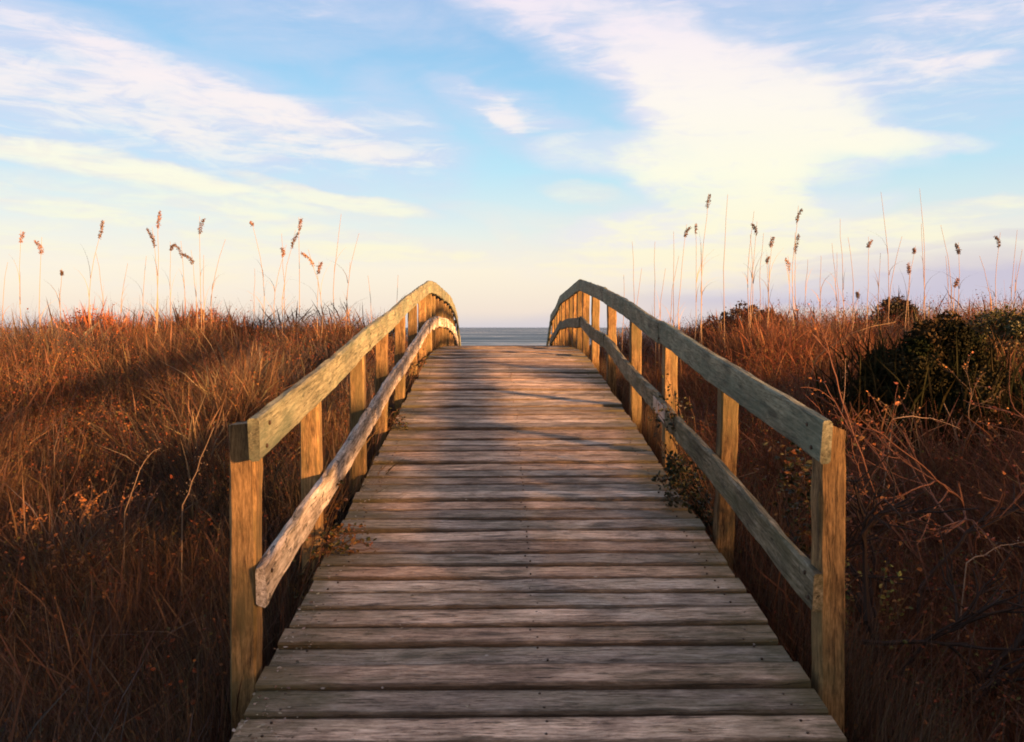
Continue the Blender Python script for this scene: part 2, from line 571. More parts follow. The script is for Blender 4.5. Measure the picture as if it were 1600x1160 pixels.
c = g.mix(g.mr(sp.outputs[1], 20, 24), c, (.42, .36, .29))
g.put(p.inputs['Base Color'], c)
p.inputs['Roughness'].default_value = .95
bm = g.n('ShaderNodeBump')
bm.inputs['Strength'].default_value = .6
bm.inputs['Distance'].default_value = .03
g.put(bm.inputs['Height'], n2)
g.put(p.inputs['Normal'], bm.outputs[0])
tag(sheet('ground', xs, ys, ground, m), kind='structure')

# sea
m, g, p, out = material('sea water')
co = g.n('ShaderNodeTexCoord').outputs['Object']
w1 = g.noise(g.mapping(co, (.006, .022, 1)), 1.0, 9, .75, .6)
w2 = g.noise(g.mapping(co, (.12, .6, 1)), 1.0, 5, .6, .3)
c = g.ramp(w1, [(.42, (.03, .07, .11)), (.50, (.08, .14, .2)), (.56, (.26, .34, .40)), (.62, (.6, .62, .65))])
g.put(p.inputs['Base Color'], c)
p.inputs['Roughness'].default_value = .55
p.inputs['IOR'].default_value = 1.33
bm = g.n('ShaderNodeBump')
bm.inputs['Strength'].default_value = 1.0
bm.inputs['Distance'].default_value = 1.2
g.put(bm.inputs['Height'], g.m('ADD', w1, g.m('MULTIPLY', w2, .5)))
g.put(p.inputs['Normal'], bm.outputs[0])
sy = np.concatenate([np.linspace(58, 400, 60), [600, 1000, 2000, 4000, 8000, 16000, 40000]])
sxs = np.concatenate([[-40000, -12000, -4000, -1500, -600], np.linspace(-300, 300, 41), [600, 1500, 4000, 12000, 40000]])
tag(sheet('sea', sxs, sy, lambda x, y: -2.0 + (vnoise(x, y, 9, 7) - .5) * .35 * np.clip((500 - y) / 300, 0, 1), m), kind='structure')

# ------------------------------------------------------------------ boardwalk
XL, XR = -.818, 1.072          # deck edges
RLI, RRI = -.792, 1.075        # inner faces of the railings
walk = empty('boardwalk', (.108, 2.5, 0))
tag(walk, 'weathered wooden boardwalk with plank deck and railings, climbing over the dune to the sea', 'boardwalk')
dk = Wood()
y = -3.0
while y < 22.5:
    pitch = .152 + rng.uniform(-.006, .01)
    wd = pitch - rng.uniform(.011, .026)
    y0, y1 = y, y + wd
    z0, z1 = deckz(y0), deckz(y1)
    yc, zc = (y0 + y1) / 2, (z0 + z1) / 2 - .019
    dirn = np.array([0, y1 - y0, z1 - z0])
    dirn /= np.linalg.norm(dirn)
    e0, e1 = np.abs(rng.normal(0, .007, 2)) * (1, -1)
    tilt = rng.normal(0, .004)
    dy = rng.normal(0, .003)
    dz = rng.normal(0, .0045)
    a = (XL + e0, yc - dy, zc + tilt * .5 + dz)
    c = (XR + e1, yc + dy, zc - tilt * .5 + dz)
    dk.board(a, c, wd, .038, side=dirn, ch=.007, seg=18, rough=.0018)
    up = np.cross((1, 0, 0), dirn)
    if 2 < y < 11:
        for xx in (XL + .11, (XL + XR) / 2 + .02, XR - .12):
            for q in (-.28, .28):
                pt = np.array([xx + rng.normal(0, .012), yc, zc]) + dirn * (q * wd + rng.normal(0, .006)) + up * .0195
                dk.disc(pt, up, .0048, .0012, 1, 6)
    y += pitch
dk.build('deck', [M_DECK, M_STEEL], walk)
# joists and edge beams below the deck
for xx in (XL + .07, (XL + XR) / 2, XR - .07):
    w = Wood()
    ysn = [-3, 0, 3, 6, 9.4, 11.2, 13, 14.7, 16, 17.2, 18.8, 20.5, 22.4]
    for a, c in zip(ysn[:-1], ysn[1:]):
        w.board((xx, a, deckz(a) - .135), (xx, c, deckz(c) - .135), .04, .18, seg=4)
    w.build('joist', M_POST, walk)

left_posts = [2.9, 4.04, 5.3, 6.45, 7.65, 8.85, 10.0, 10.8, 11.5, 12.3, 13.1, 13.9, 14.7, 15.3, 15.9, 16.5, 17.2, 18.0, 18.8, 20.5]
right_posts = [2.86, 4.25, 5.65, 7.1, 8.6, 10.0, 11.2, 11.9, 12.6, 13.3, 14.0, 14.7, 15.3, 15.9, 16.5, 17.2, 18.0, 18.8, 19.6, 20.5]
TOPR = .90


def railh(y, s=-1):
    if s < 0:
        return float(np.interp(y, [0, 3, 8.85, 10, 11.15, 12.3, 13.5, 30], [.905, .905, .905, .90, .875, .855, .85, .87]))
    return float(np.interp(y, [0, 3, 8.6, 10, 11.2, 12.3, 13.5, 30], [.905, .905, .905, .925, .925, .89, .87, .87]))


for side_, posts, xi in ((-1, left_posts, RLI), (1, right_posts, RRI)):
    xo = xi + side_ * .038           # outer face of rail = inner face of post
    for k, py in enumerate(posts):
        w = Wood()
        zt = deckz(py) + railh(py, side_) - (.03 if k == 0 else .085)
        zb = float(ground(xo, py)) - .35
        lean = rng.normal(0, .006, 2)
        xc = xo + side_ * .0462
        w.board((xc + lean[0] * .3, py + .045, zb), (xc + lean[0], py + .045 + lean[1] * .4, zt), .090, .090, side=(1, 0, 0), ch=.008, seg=22, rough=.003,
                cut=(0, -.018 if side_ > 0 else .004))
        w.build('post', M_POST, walk)
    # rails: boards over two bays, butted at the post centres
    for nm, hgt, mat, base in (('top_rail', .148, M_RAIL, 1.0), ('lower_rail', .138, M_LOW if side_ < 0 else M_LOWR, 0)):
        idx = list(range(0, len(posts), 2))
        if idx[-1] != len(posts) - 1: idx.append(len(posts) - 1)
        # near the crest every bay has its own short board
        idx = sorted(set([i for i in idx if posts[i] < 9.5] + [i for i in range(len(posts)) if posts[i] > 9.5]))
        if side_ > 0:
            idx = [i for i in range(len(posts)) if posts[i] in (2.86, 5.65, 8.6, 11.2, 14.7, 17.2, 18.8, 20.5)]
        for a, c in zip(idx[:-1], idx[1:]):
            ya, yb = posts[a] + .045 + .0015, posts[c] + .045 - .0015
            if a == 0:
                ya = posts[0] - (.058 if nm == 'top_rail' else .012)
            if c == len(posts) - 1:
                yb += .1
            if base:
                za, zb = deckz(ya) + railh(ya, side_) - hgt / 2, deckz(yb) + railh(yb, side_) - hgt / 2
            else:
                za, zb = [deckz(v) + float(np.interp(v, [3, 10], [.31, .365])) for v in (ya, yb)]
            w = Wood()
            xc = xi + side_ * .0186
            yrs = [v for v in posts[a + 1:c]]
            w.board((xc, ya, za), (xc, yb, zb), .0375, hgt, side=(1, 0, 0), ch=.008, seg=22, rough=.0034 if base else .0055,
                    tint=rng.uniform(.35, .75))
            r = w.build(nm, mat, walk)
            for v in [posts[a], posts[c]] if a == 0 else [posts[c]]:
                if v > 6.5: continue
                for q in (-.035, .035):
                    bw = Wood()
                    yy = v + .045 + (.02 if q > 0 else -.02) - (.012 if v == posts[c] else 0)
                    tt = (yy - ya) / (yb - ya)
                    bw.disc((xi - side_ * .0006, yy, za + (zb - za) * tt + q), (-side_, 0, 0), .008, .005, 0, 8)
                    np_mesh('bolt', bw.V, bw.F, M_STEEL, walk).parent = r
# galvanised splice on the right lower rail
w = Wood()
yy = 5.62
w.board((RRI - .0035, yy - .2, deckz(yy - .2) + .33), (RRI - .0035, yy + .2, deckz(yy + .2) + .33), .004, .10, side=(1, 0, 0), ch=.001, seg=2, rough=.0004)
o = np_mesh('splice_plate', w.V, w.F, M_GALV, walk)


# ------------------------------------------------------------------ blades, tubes, leaves
def blades(base, h, lean, yaw, wid, col, nseg=3, head=None, power=2.0):
    """vectorised curved blades. base (n,3), h (n,), lean (n,2) sideways reach as a share of h, col (n,3)"""
    n = len(h)
    k = nseg + 1
    t = np.linspace(0, 1, k)[None, :]
    cx = base[:, 0:1] + lean[:, 0:1] * h[:, None] * t ** power
    cy = base[:, 1:2] + lean[:, 1:2] * h[:, None] * t ** power
    ll = np.hypot(lean[:, 0], lean[:, 1])[:, None]
    cz = base[:, 2:3] + h[:, None] * (t - .35 * ll * t ** 2.5)
    prof = 1 - .85 * t
    W_ = wid[:, None] * prof
    if head is not None:
        W_ = np.where(head[:, None] & (t > .6), wid[:, None] * 2.2 * np.sin(np.clip((t - .55) / .45, 0, 1) * 3.0 + .1), W_)
    dx, dy = np.cos(yaw)[:, None] * W_ / 2, np.sin(yaw)[:, None] * W_ / 2
    A = np.stack([cx - dx, cy - dy, cz], 2)
    B = np.stack([cx + dx, cy + dy, cz], 2)
    V = np.stack([A, B], 2).reshape(-1, 3)              # n, k, 2
    o = (np.arange(n) * k * 2)[:, None] + (np.arange(nseg) * 2)[None, :]
    o = o.ravel()
    F = np.stack([o, o + 1, o + 3, o + 2], 1)
    C = np.repeat(col, k * 2, axis=0)
    C = np.concatenate([C, np.ones((len(C), 1))], 1)
    return V, F, C


class Soft:
    """collects blades, leaves and tubes with per-vertex colours"""
    def __init__(s):
        s.V, s.F4, s.F3, s.C = [], [], [], []
        s.n = 0

    def add(s, V, F, C):
        s.V.append(V); s.C.append(C)
        (s.F4 if F.shape[1] == 4 else s.F3).append(F + s.n)
        s.n += len(V)

    def tube(s, pts, r0, r1, col, n=5):
        pts = [np.array(p, float) for p in pts]
        V, C = [], []
        for i, p in enumerate(pts):
            a = pts[min(i + 1, len(pts) - 1)] - pts[max(i - 1, 0)]
            a /= (np.linalg.norm(a) + 1e-9)
            u = np.cross(a, (0, 1, 0) if abs(a[1]) < .9 else (1, 0, 0)); u /= np.linalg.norm(u)
            v = np.cross(a, u)
            r = r0 + (r1 - r0) * i / (len(pts) - 1)
            for j in range(n):
                q = 2 * math.pi * j / n
                V.append(p + (u * math.cos(q) + v * math.sin(q)) * r)
                C.append((*col, 1))
        F = []
        for i in range(len(pts) - 1):
            for j in range(n):
                F.append((i * n + j, i * n + (j + 1) % n, (i + 1) * n + (j + 1) % n, (i + 1) * n + j))
        s.add(np.array(V), np.array(F), np.array(C))

    def leaves(s, pos, size, col, aspect=.55, up=.3, fold=.22):
        """pos (n,3), size (n,), col (n,3): six-cornered leaves with a folded midrib"""
        n = len(size)
        d = rng.normal(0, 1, (n, 3)); d[:, 2] = d[:, 2] * .6 + up
        d /= np.linalg.norm(d, axis=1)[:, None]
        e = rng.normal(0, 1, (n, 3))
        s_ = np.cross(d, e); s_ /= np.linalg.norm(s_, axis=1)[:, None]
        nn = np.cross(d, s_)
        L = size[:, None]; Wd = L * aspect / 2
        p0 = pos
        p1 = pos + d * L * .5 + nn * L * fold * -.5
        p2 = pos + d * L
        l1 = pos + d * L * .35 + s_ * Wd + nn * L * fold
        r1 = pos + d * L * .35 - s_ * Wd + nn * L * fold
        l2 = pos + d * L * .75 + s_ * Wd * .7 + nn * L * fold * .8
        r2 = pos + d * L * .75 - s_ * Wd * .7 + nn * L * fold * .8
        V = np.stack([p0, l1, l2, p2, r2, r1, p1], 1).reshape(-1, 3)
        o = np.arange(n)[:, None] * 7
        Fq = np.concatenate([o + np.array([[0, 1, 2, 6]]), o + np.array([[6, 2, 3, 4]]), o + np.array([[0, 6, 4, 5]])], 0)
        C = np.concatenate([np.repeat(col, 7, axis=0), np.ones((n * 7, 1))], 1)
        s.add(V, Fq, C)

    def build(s, name, mat, parent=None):
        V = np.concatenate(s.V)
        C = np.concatenate(s.C)
        F = []
        if s.F4: F.append(np.concatenate(s.F4))
        if s.F3: F.append(np.concatenate(s.F3))
        return np_mesh(name, V, F, mat, parent, {'col': ('FLOAT_COLOR', C)})


def pick(cols, n, jit=.18):
    c = np.array(cols)[rng.integers(0, len(cols), n)]
    return np.clip(c * rng.normal(1, jit, (n, 1)) * rng.normal(1, .06, (n, 3)), .004, .9)


# ------------------------------------------------------------------ the grass
RUST = [(.29, .125, .06), (.24, .10, .055), (.33, .16, .075), (.20, .10, .065), (.38, .21, .10)]
TAN = [(.34, .21, .12), (.28, .15, .085), (.42, .29, .17), (.24, .14, .09)]
GREY = [(.20, .14, .12), (.15, .10, .08), (.26, .19, .16)]
DARK = [(.08, .045, .03), (.11, .06, .035), (.07, .06, .03)]


def region(n, d0, d1, side):
    """random points of a wedge of one dune side, denser nearby"""
    u = rng.uniform(0, 1, n)
    d = (d0 ** 1.6 + u * (d1 ** 1.6 - d0 ** 1.6)) ** (1 / 1.6)
    edge = .66 * d + 1.3
    inner = 1.12 if side > 0 else .9
    x = inner + (edge - inner) * rng.uniform(0, 1, n) ** .95
    x = x * side + (.12 if side > 0 else 0)
    return x, d


def sand_patch(x, y):
    return np.exp(-(((x + 6.6) / 1.0) ** 2 + ((y - 9.7) / .75) ** 2))


def mound_zone(x, y):
    # the dark mound smothers the grass on it and just in front of it
    return np.hypot((x - 3.6) / .95, (y - 6.5) / .95)


def clumps(nc, per, d0, d1, side, hr, wid, sd=.085):
    x, y = region(nc, d0, d1, side)
    keep = (sand_patch(x, y) < .45) & (mound_zone(x, y) > rng.uniform(.7, 1.15, len(x)))
    x, y = x[keep], y[keep]
    n = len(x)
    pat = vnoise(x, y, 1.3, 21)
    pat2 = vnoise(x, y, .8, 22)
    hh = hr[0] + (hr[1] - hr[0]) * rng.uniform(0, 1, n) ** 1.4
    hh *= .62 + .75 * vnoise(x, y, .75, 23)
    hh *= .5 + .5 * np.clip(np.hypot(x - 1.62, y - 3.1) / .75, 0, 1)
    hh *= np.where((x > 0) & (y > 4.5) & (y < 11.5), .6 + .4 * np.clip((x - 1.2) / 1.6, 0, 1), 1)
    # colour family of each clump
    base = np.zeros((n, 3))
    fam = pat + rng.normal(0, .1, n)
    A, B, C_, D = pick(RUST, n), pick(TAN, n), pick(GREY, n), pick(DARK, n)
    base = np.where((fam > .52)[:, None], A, np.where((fam > .36)[:, None], B, np.where((pat2 > .5)[:, None], C_, D)))
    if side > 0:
        base = np.where((rng.uniform(0, 1, n) < .35)[:, None], pick(RUST, n), base) * np.array([1.75, 1.35, 1.2])  # right side: redder grass, with its sunlit brightness also put into the colour
    N = n * per
    base = base * (.5 + 1.0 * vnoise(x, y, .5, 31) ** 1.2)[:, None]
    I = np.repeat(np.arange(n), per)
    off = rng.normal(0, sd, (N, 2))
    bx, by = x[I] + off[:, 0], y[I] + off[:, 1]
    bad = (bx > -.86) & (bx < 1.08)
    bx = np.where(bad, np.where(bx < .1, -.9, 1.12), bx)
    bz = ground(bx, by) - .02
    h = hh[I] * rng.uniform(.45, 1.08, N)
    cl = rng.normal(0, .14, (n, 2)) + np.array([-.05, .02])
    lean = cl[I] + off * 2.2 + rng.normal(0, .26, (N, 2))
    broken = rng.uniform(0, 1, N) < .28
    lean = np.where(broken[:, None], lean * 2.2 + rng.normal(0, .35, (N, 2)), lean)
    h = np.where(broken, h * .8, h)
    yaw = rng.uniform(0, math.pi, N)
    w_ = wid * rng.uniform(.6, 1.35, N)
    col = np.clip(base[I] * rng.normal(1, .2, (N, 1)), .01, .8)
    head = rng.uniform(0, 1, N) < .16
    return blades(np.stack([bx, by, bz], 1), h, lean, yaw, w_, col, 4, head)


gr = Soft()
for sd_ in (-1, 1):
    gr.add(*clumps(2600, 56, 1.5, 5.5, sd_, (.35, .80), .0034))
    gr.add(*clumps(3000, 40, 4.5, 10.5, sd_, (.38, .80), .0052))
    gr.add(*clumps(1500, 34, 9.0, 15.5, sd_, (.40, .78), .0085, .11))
# ragged strips tight against both sides of the boardwalk
for sd_ in (-1, 1):
    n = 26000
    yy = 1.7 + 8.5 * rng.uniform(0, 1, n) ** 1.5
    xx = np.where(sd_ < 0, -.90 - np.abs(rng.normal(0, .2, n)), 1.19 + np.abs(rng.normal(0, .2, n)))
    gz_ = ground(xx, yy)
    dzz = np.interp(yy, [a for a, _ in _pd], [c for _, c in _pd])
    hh_ = np.clip((dzz - gz_) * rng.uniform(.45, 1.15, n), .15, 1)
    ln = rng.normal(0, .22, (n, 2)); ln[:, 0] = np.abs(ln[:, 0]) * sd_ * .8
    gr.add(*blades(np.stack([xx, yy, gz_ - .02], 1), hh_, ln, rng.uniform(0, 3.1, n), rng.uniform(.003, .006, n), pick(RUST + TAN + DARK, n), 4))
# thin cover farther out and on the back dune behind the camera
n = 2500
tt = rng.uniform(-32, 26, n)
ss = rng.normal(15.5, 1.8, n)
bx, by = RD[0] * ss + RP[0] * tt, RD[1] * ss + RP[1] * tt
I = np.repeat(np.arange(n), 10)
off = rng.normal(0, .12, (len(I), 2))
bx, by = bx[I] + off[:, 0], by[I] + off[:, 1]
gr.add(*blades(np.stack([bx, by, ground(bx, by) - .02], 1), rng.uniform(.3, .95, len(I)), off * 2 + rng.normal(0, .15, (len(I), 2)),
               rng.uniform(0, 3.1, len(I)), np.full(len(I), .014), pick(RUST + TAN, len(I)), 3))
for q_ in gr.C:
    q_[:, :3] *= np.array([.41, .455, .50])
gr.build('grass', M_GRASS)
tag(bpy.data.objects['grass'], 'rust brown dry dune grass covering both sides of the boardwalk', 'grass', kind='stuff')

# low weeds: wiry red-brown twigs with small dry leaves tangled in the grass
wd = Soft()
for sd_, nn in ((-1, 2600), (1, 3400)):
    x, y = region(nn, 1.6, 12.0, sd_)
    k = (sand_patch(x, y) < .3) & (mound_zone(x, y) > .9)
    x, y = x[k], y[k]
    z = ground(x, y)
    n = len(x)
    per = 7
    I = np.repeat(np.arange(n), per)
    H = rng.uniform(.3, .85, n)
    H *= np.where((x > 0) & (y > 4.5), .55 + .45 * np.clip((x - 1.2) / 1.6, 0, 1), 1)
    h = H[I] * rng.uniform(.6, 1.05, n * per)
    lean = rng.normal(0, .35, (n * per, 2))
    wd.add(*blades(np.stack([x[I] + rng.normal(0, .02, n * per), y[I] + rng.normal(0, .02, n * per), z[I]], 1), h, lean,
                   rng.uniform(0, 3.1, n * per), np.full(n * per, .0045), pick([(.16, .07, .045), (.22, .10, .07), (.26, .18, .14)], n * per), 4, power=1.3))
    # leaves along those twigs
    J = np.repeat(np.arange(n * per), 6)
    t = rng.uniform(.35, 1, len(J))
    ll = np.hypot(lean[J, 0], lean[J, 1])
    px_ = x[I][J] + lean[J, 0] * h[J] * t ** 1.3
    py_ = y[I][J] + lean[J, 1] * h[J] * t ** 1.3
    pz_ = z[I][J] + h[J] * (t - .35 * ll * t ** 2.5)
    pos = np.stack([px_, py_, pz_], 1) + rng.normal(0, .012, (len(J), 3))
    ok = (pos[:, 0] < -.98) | (pos[:, 0] > 1.22)
    pos = pos[ok]
    fams = [(.30, .09, .04), (.22, .07, .035), (.36, .15, .05), (.13, .06, .035), (.16, .12, .04)]
    if sd_ > 0: fams += [(.40, .10, .04), (.30, .08, .05), (.14, .13, .04)]
    wd.leaves(pos, rng.uniform(.008, .026, len(pos)), pick(fams, len(pos)), .6)
for q_ in wd.C:
    q_[:, :3] *= np.array([.62, .62, .62])
wo_ = wd.build('undergrowth', M_GRASS)
tag(wo_, 'tangled red brown weeds with small dry leaves growing through the dune grass', 'undergrowth', kind='stuff')


# ------------------------------------------------------------------ woody plants
def branch(sf, p, d, L, r, depth, col, tips, spread=.5, wig=.12, grav=0.0, nseg=6, kids=(2, 4), shrink=.68):
    p = np.array(p, float); d = np.array(d, float); d /= np.linalg.norm(d)
    pts = [p.copy()]
    for i in range(nseg):
        d = d + rng.normal(0, wig, 3) + np.array([0, 0, grav])
        if 1.0 < p[0] < 1.5: d[0] = abs(d[0])      # twigs keep off the boardwalk
        if -1.3 < p[0] < -.8: d[0] = -abs(d[0])
        d /= np.linalg.norm(d)
        p = p + d * L / nseg
        pts.append(p.copy())
    sf.tube(pts, r, r * .55, col, 5 if r > .004 else 4)
    if depth == 0:
        tips.extend(pts[1:])
        return
    for k in range(rng.integers(*kids) + 0):
        i = rng.integers(nseg // 2, nseg + 1)
        dd = d + rng.normal(0, spread, 3)
        branch(sf, pts[i], dd, L * shrink * rng.uniform(.75, 1.15), r * .6, depth - 1, col, tips, spread, wig, grav, nseg, kids, shrink)
    tips.append(pts[-1])


def bare_shrub(base, dirs, L, r, depth, col, label, name='bare_shrub', leaf=None, leafn=0, cat='shrub', group=None, kids=(2, 5), spread=.5, wig=.12):
    e = empty(name, base)
    tag(e, label, cat, group)
    sf = Soft(); tips = []
    for d in dirs:
        branch(sf, base, d, L * rng.uniform(.8, 1.1), r, depth, col, tips, spread, wig, kids=kids)
    sf.build('branches', M_STEM, e)
    if leaf and leafn:
        tp = np.array(tips)
        I = rng.integers(0, len(tp), leafn)
        lf = Soft()
        lf.leaves(tp[I] + rng.normal(0, .004, (leafn, 3)), rng.uniform(.010, .026, leafn), pick(leaf, leafn), .65)
        lf.build('foliage', M_LEAF, e)
    return e


def gp(px, py, d):
    q = P(px, py, d)
    return np.array([q.x, q.y, float(ground(q.x, q.y)) - .02])


bare_shrub(gp(1430, 1020, 3.4), [(-.15, .1, 1), (.3, 0, 1), (.6, .3, .9), (.1, .4, 1), (-.3, .1, 1)], .78, .021, 3, (.035, .022, .018),
           'big leafless dark shrub with forking branches right of the near right railing post', leaf=[(.24, .09, .03), (.2, .06, .03)], leafn=120, kids=(3, 5), spread=.45)
bare_shrub(gp(1530, 900, 4.2), [(.1, 0, 1), (-.5, .2, 1), (.5, -.1, .8), (.2, .5, 1)], .75, .012, 3, (.16, .07, .045),
           'tall reddish twiggy shrub with long bare switches at the right edge', leaf=[(.42, .16, .05), (.3, .09, .04)], leafn=320)
bare_shrub(gp(1500, 760, 5.9), [(-.6, 0, 1), (.3, 0, 1), (0, .3, 1)], .62, .007, 3, (.17, .11, .07),
           'pale dry twiggy bush in front of the dark green mound', leaf=[(.42, .2, .06), (.3, .12, .05)], leafn=200)
bare_shrub(gp(1345, 900, 3.6), [(.1, .1, 1), (-.2, .2, 1), (.5, .2, 1)], .42, .006, 2, (.14, .08, .05),
           'small bush with yellow green leaves beside the near right railing post', name='leafy_bush', leaf=[(.30, .24, .05), (.36, .16, .05), (.14, .15, .04)], leafn=380, cat='bush')
bare_shrub(gp(100, 900, 4.4), [(.1, 0, 1), (-.4, 0, 1), (.5, .2, 1)], .5, .006, 3, (.20, .10, .06),
           'low rusty bush glowing in the sun at the left edge', leaf=[(.40, .17, .05), (.30, .12, .04)], leafn=500)


def green_shrub(center, rad, nleaf, cols, label, name='evergreen_shrub', size=(.03, .06), group=None, cat='shrub', lm=None, shoots=0):
    cx, cy = center
    gz = float(ground(cx, cy))
    e = empty(name, (cx, cy, gz))
    tag(e, label, cat, group)
    rx, ry, rz = rad
    rz = (rz - gz) / .97
    sf = Soft(); tips = []
    for k in range(7):
        branch(sf, (cx + rng.normal(0, .08 * rx), cy + rng.normal(0, .08 * ry), gz - .02), (rng.normal(0, rx / rz * .5), rng.normal(0, ry / rz * .5), 1), rz * .45, .016 * rz, 2, (.09, .06, .04), tips, .6, .15)
    sf.build('trunk', M_STEM, e)
    # foliage in clumps spread through the volume
    nc = 110
    u = rng.normal(0, 1, (nc, 3)); u /= np.linalg.norm(u, axis=1)[:, None]
    u[:, 2] = np.abs(u[:, 2])
    rr = rng.uniform(.4, 1.0, nc) ** .4
    cc = np.stack([cx + u[:, 0] * rx * rr, cy + u[:, 1] * ry * rr, gz + .08 * rz + u[:, 2] * rz * rr * .86], 1)
    cr = rng.uniform(.10, .26, nc) * min(rx, ry, rz) 
    I = rng.integers(0, nc, nleaf)
    v = rng.normal(0, 1, (nleaf, 3)); v /= np.linalg.norm(v, axis=1)[:, None]
    pos = cc[I] + v * cr[I][:, None] * rng.uniform(.5, 1.1, (nleaf, 1))
    pos[:, 2] = np.maximum(pos[:, 2], gz + .01)
    cl = pick(cols, nc, .3)
    col = np.clip(cl[I] * rng.normal(1, .2, (nleaf, 1)), .003, .6)
    lf = Soft()
    lf.leaves(pos, rng.uniform(*size, nleaf), col, .55)
    # fringe of shoots
    tp = np.array(tips)
    I = rng.integers(0, len(tp), nleaf // 6)
    lf.leaves(tp[I] + rng.normal(0, .05 * rz, (len(I), 3)), rng.uniform(*size, len(I)), pick(cols, len(I)), .5)
    if shoots:
        a_, q_ = rng.uniform(0, 6.28, shoots), rng.uniform(0, 1, shoots) ** .5
        bx_, by_ = cx + np.cos(a_) * q_ * rx * 1.3, cy + np.sin(a_) * q_ * ry * 1.3
        hh_ = rz * rng.uniform(.7, 1.25, shoots) * (1.05 - .35 * q_)
        lf.add(*blades(np.stack([bx_, by_, ground(bx_, by_) - .02], 1), hh_, rng.normal(0, .2, (shoots, 2)), rng.uniform(0, 3.1, shoots), np.full(shoots, .008),
                       pick(cols, shoots, .3), 4, rng.uniform(0, 1, shoots) < .4))
    lf.build('foliage', lm or M_LEAF, e)
    return e


GREEN = [(.012, .015, .006), (.02, .02, .008), (.03, .024, .01), (.014, .012, .006)]
OLIVE = [(.055, .048, .018), (.09, .07, .022), (.12, .08, .03), (.04, .035, .015)]
q = P(1465, 600, 6.9)
green_shrub((q.x, q.y), (.70, .7, EYE + .02), 40000, GREEN, 'dark green rounded evergreen mound on the right dune slope', lm=M_DARKLEAF, shoots=1500)
q = P(1590, 600, 9.2)
green_shrub((q.x, q.y), (.95, .7, EYE + .14), 20000, OLIVE, 'olive green sunlit shrub at the right edge behind the dark mound', shoots=500)
q = P(1402, 480, 11.3)
green_shrub((q.x, q.y), (.40, .35, EYE + .40), 8000, [(.04, .03, .015), (.06, .03, .015), (.03, .024, .01)], 'small dark pointed shrub on the crest of the right dune', size=(.02, .05), shoots=300)
q = P(1160, 480, 11.5)
green_shrub((q.x, q.y), (.75, .4, EYE + .30), 9000, [(.09, .045, .028), (.12, .05, .03), (.06, .035, .02)], 'dark russet thicket on the right dune crest nearest the railing', name='thicket', size=(.02, .05), shoots=900, cat='thicket')
q = P(140, 480, 10.6)
green_shrub((q.x, q.y), (.62, .35, EYE + .26), 4500, [(.26, .08, .035), (.34, .11, .04), (.14, .05, .03)], 'rusty red bush on the crest of the left dune, the nearer to the left edge', name='russet_bush', size=(.016, .035), shoots=1100, cat='bush')
q = P(318, 480, 10.8)
green_shrub((q.x, q.y), (.62, .35, EYE + .26), 4500, [(.16, .06, .035), (.24, .08, .04), (.10, .05, .03)], 'dark brownish red bush on the crest of the left dune, left of the railing', name='russet_bush', size=(.016, .035), shoots=1100, cat='bush')


# leafy vines that climb over the edges of the deck
def vine(pts, nleaf, spread, cols, label, size=(.014, .032), stemcol=(.12, .06, .03), name='vine'):
    base = pts[0]
    e = empty(name, base)
    tag(e, label, 'vine')
    sf = Soft()
    P_ = [np.array(p, float) for p in pts]
    allp = []
    for k in range(14):
        o = rng.normal(0, spread * .5, 3)
        line = []
        for i, p in enumerate(P_):
            line.append(p + o * (.3 + i / len(P_)) + rng.normal(0, spread * .22, 3))
        # refine
        fine = []
        for a, c in zip(line[:-1], line[1:]):
            for t in (0, .33, .66):
                fine.append(a * (1 - t) + c * t + rng.normal(0, spread * .08, 3))
        fine.append(line[-1])
        sf.tube(fine, .0035, .0015, stemcol, 4)
        allp += fine
    sf.build('stem', M_STEM, e)
    A = np.array(allp)
    I = rng.integers(0, len(A), nleaf)
    lf = Soft()
    lf.leaves(A[I] + rng.normal(0, spread * .12, (nleaf, 3)), rng.uniform(*size, nleaf), pick(cols, nleaf, .25), .7)
    lf.build('foliage', M_LEAF, e)
    return e


VG = [(.03, .032, .011), (.05, .045, .014), (.02, .022, .009)]
VO = [(.20, .10, .025), (.14, .09, .02), (.24, .09, .03), (.07, .065, .02)]
dz = deckz
vine([(-.98, 3.95, dz(4) - .5), (-.93, 3.98, dz(4) - .2), (-.84, 4.0, dz(4) + .02), (-.72, 4.03, dz(4) + .07), (-.66, 4.05, dz(4) + .05)], 260, .09, VO, 'orange and green leafy vine creeping onto the left deck edge under the lower rail')
vine([(-.95, 4.2, dz(4.2) - .3), (-.88, 4.22, dz(4.2) + .1), (-.80, 4.25, dz(4.2) + .25)], 60, .05, VO + VG, 'thin vine sprig hanging by the left lower rail')
vine([(-1.0, 6.5, dz(6.5) - .5), (-.92, 6.5, dz(6.5) - .1), (-.82, 6.5, dz(6.5) + .06), (-.70, 6.5, dz(6.5) + .06)], 230, .08, VG, 'dark green vine tuft lying on the left deck edge halfway up')
vine([(1.35, 4.6, dz(4.6) - .5), (1.2, 4.7, dz(4.6) - .1), (1.06, 4.8, dz(4.7) + .12), (.98, 4.75, dz(4.7) + .16), (1.04, 4.6, dz(4.6) + .04)], 800, .12, VG, 'dark bushy vine spilling through the right railing onto the deck', size=(.018, .038))
vine([(1.45, 5.1, dz(5.1) - .5), (1.22, 5.1, dz(5.1) - .05), (1.09, 5.15, dz(5.1) + .3), (1.05, 5.2, dz(5.1) + .48)], 320, .10, VG, 'dark green vine climbing over the right lower rail')
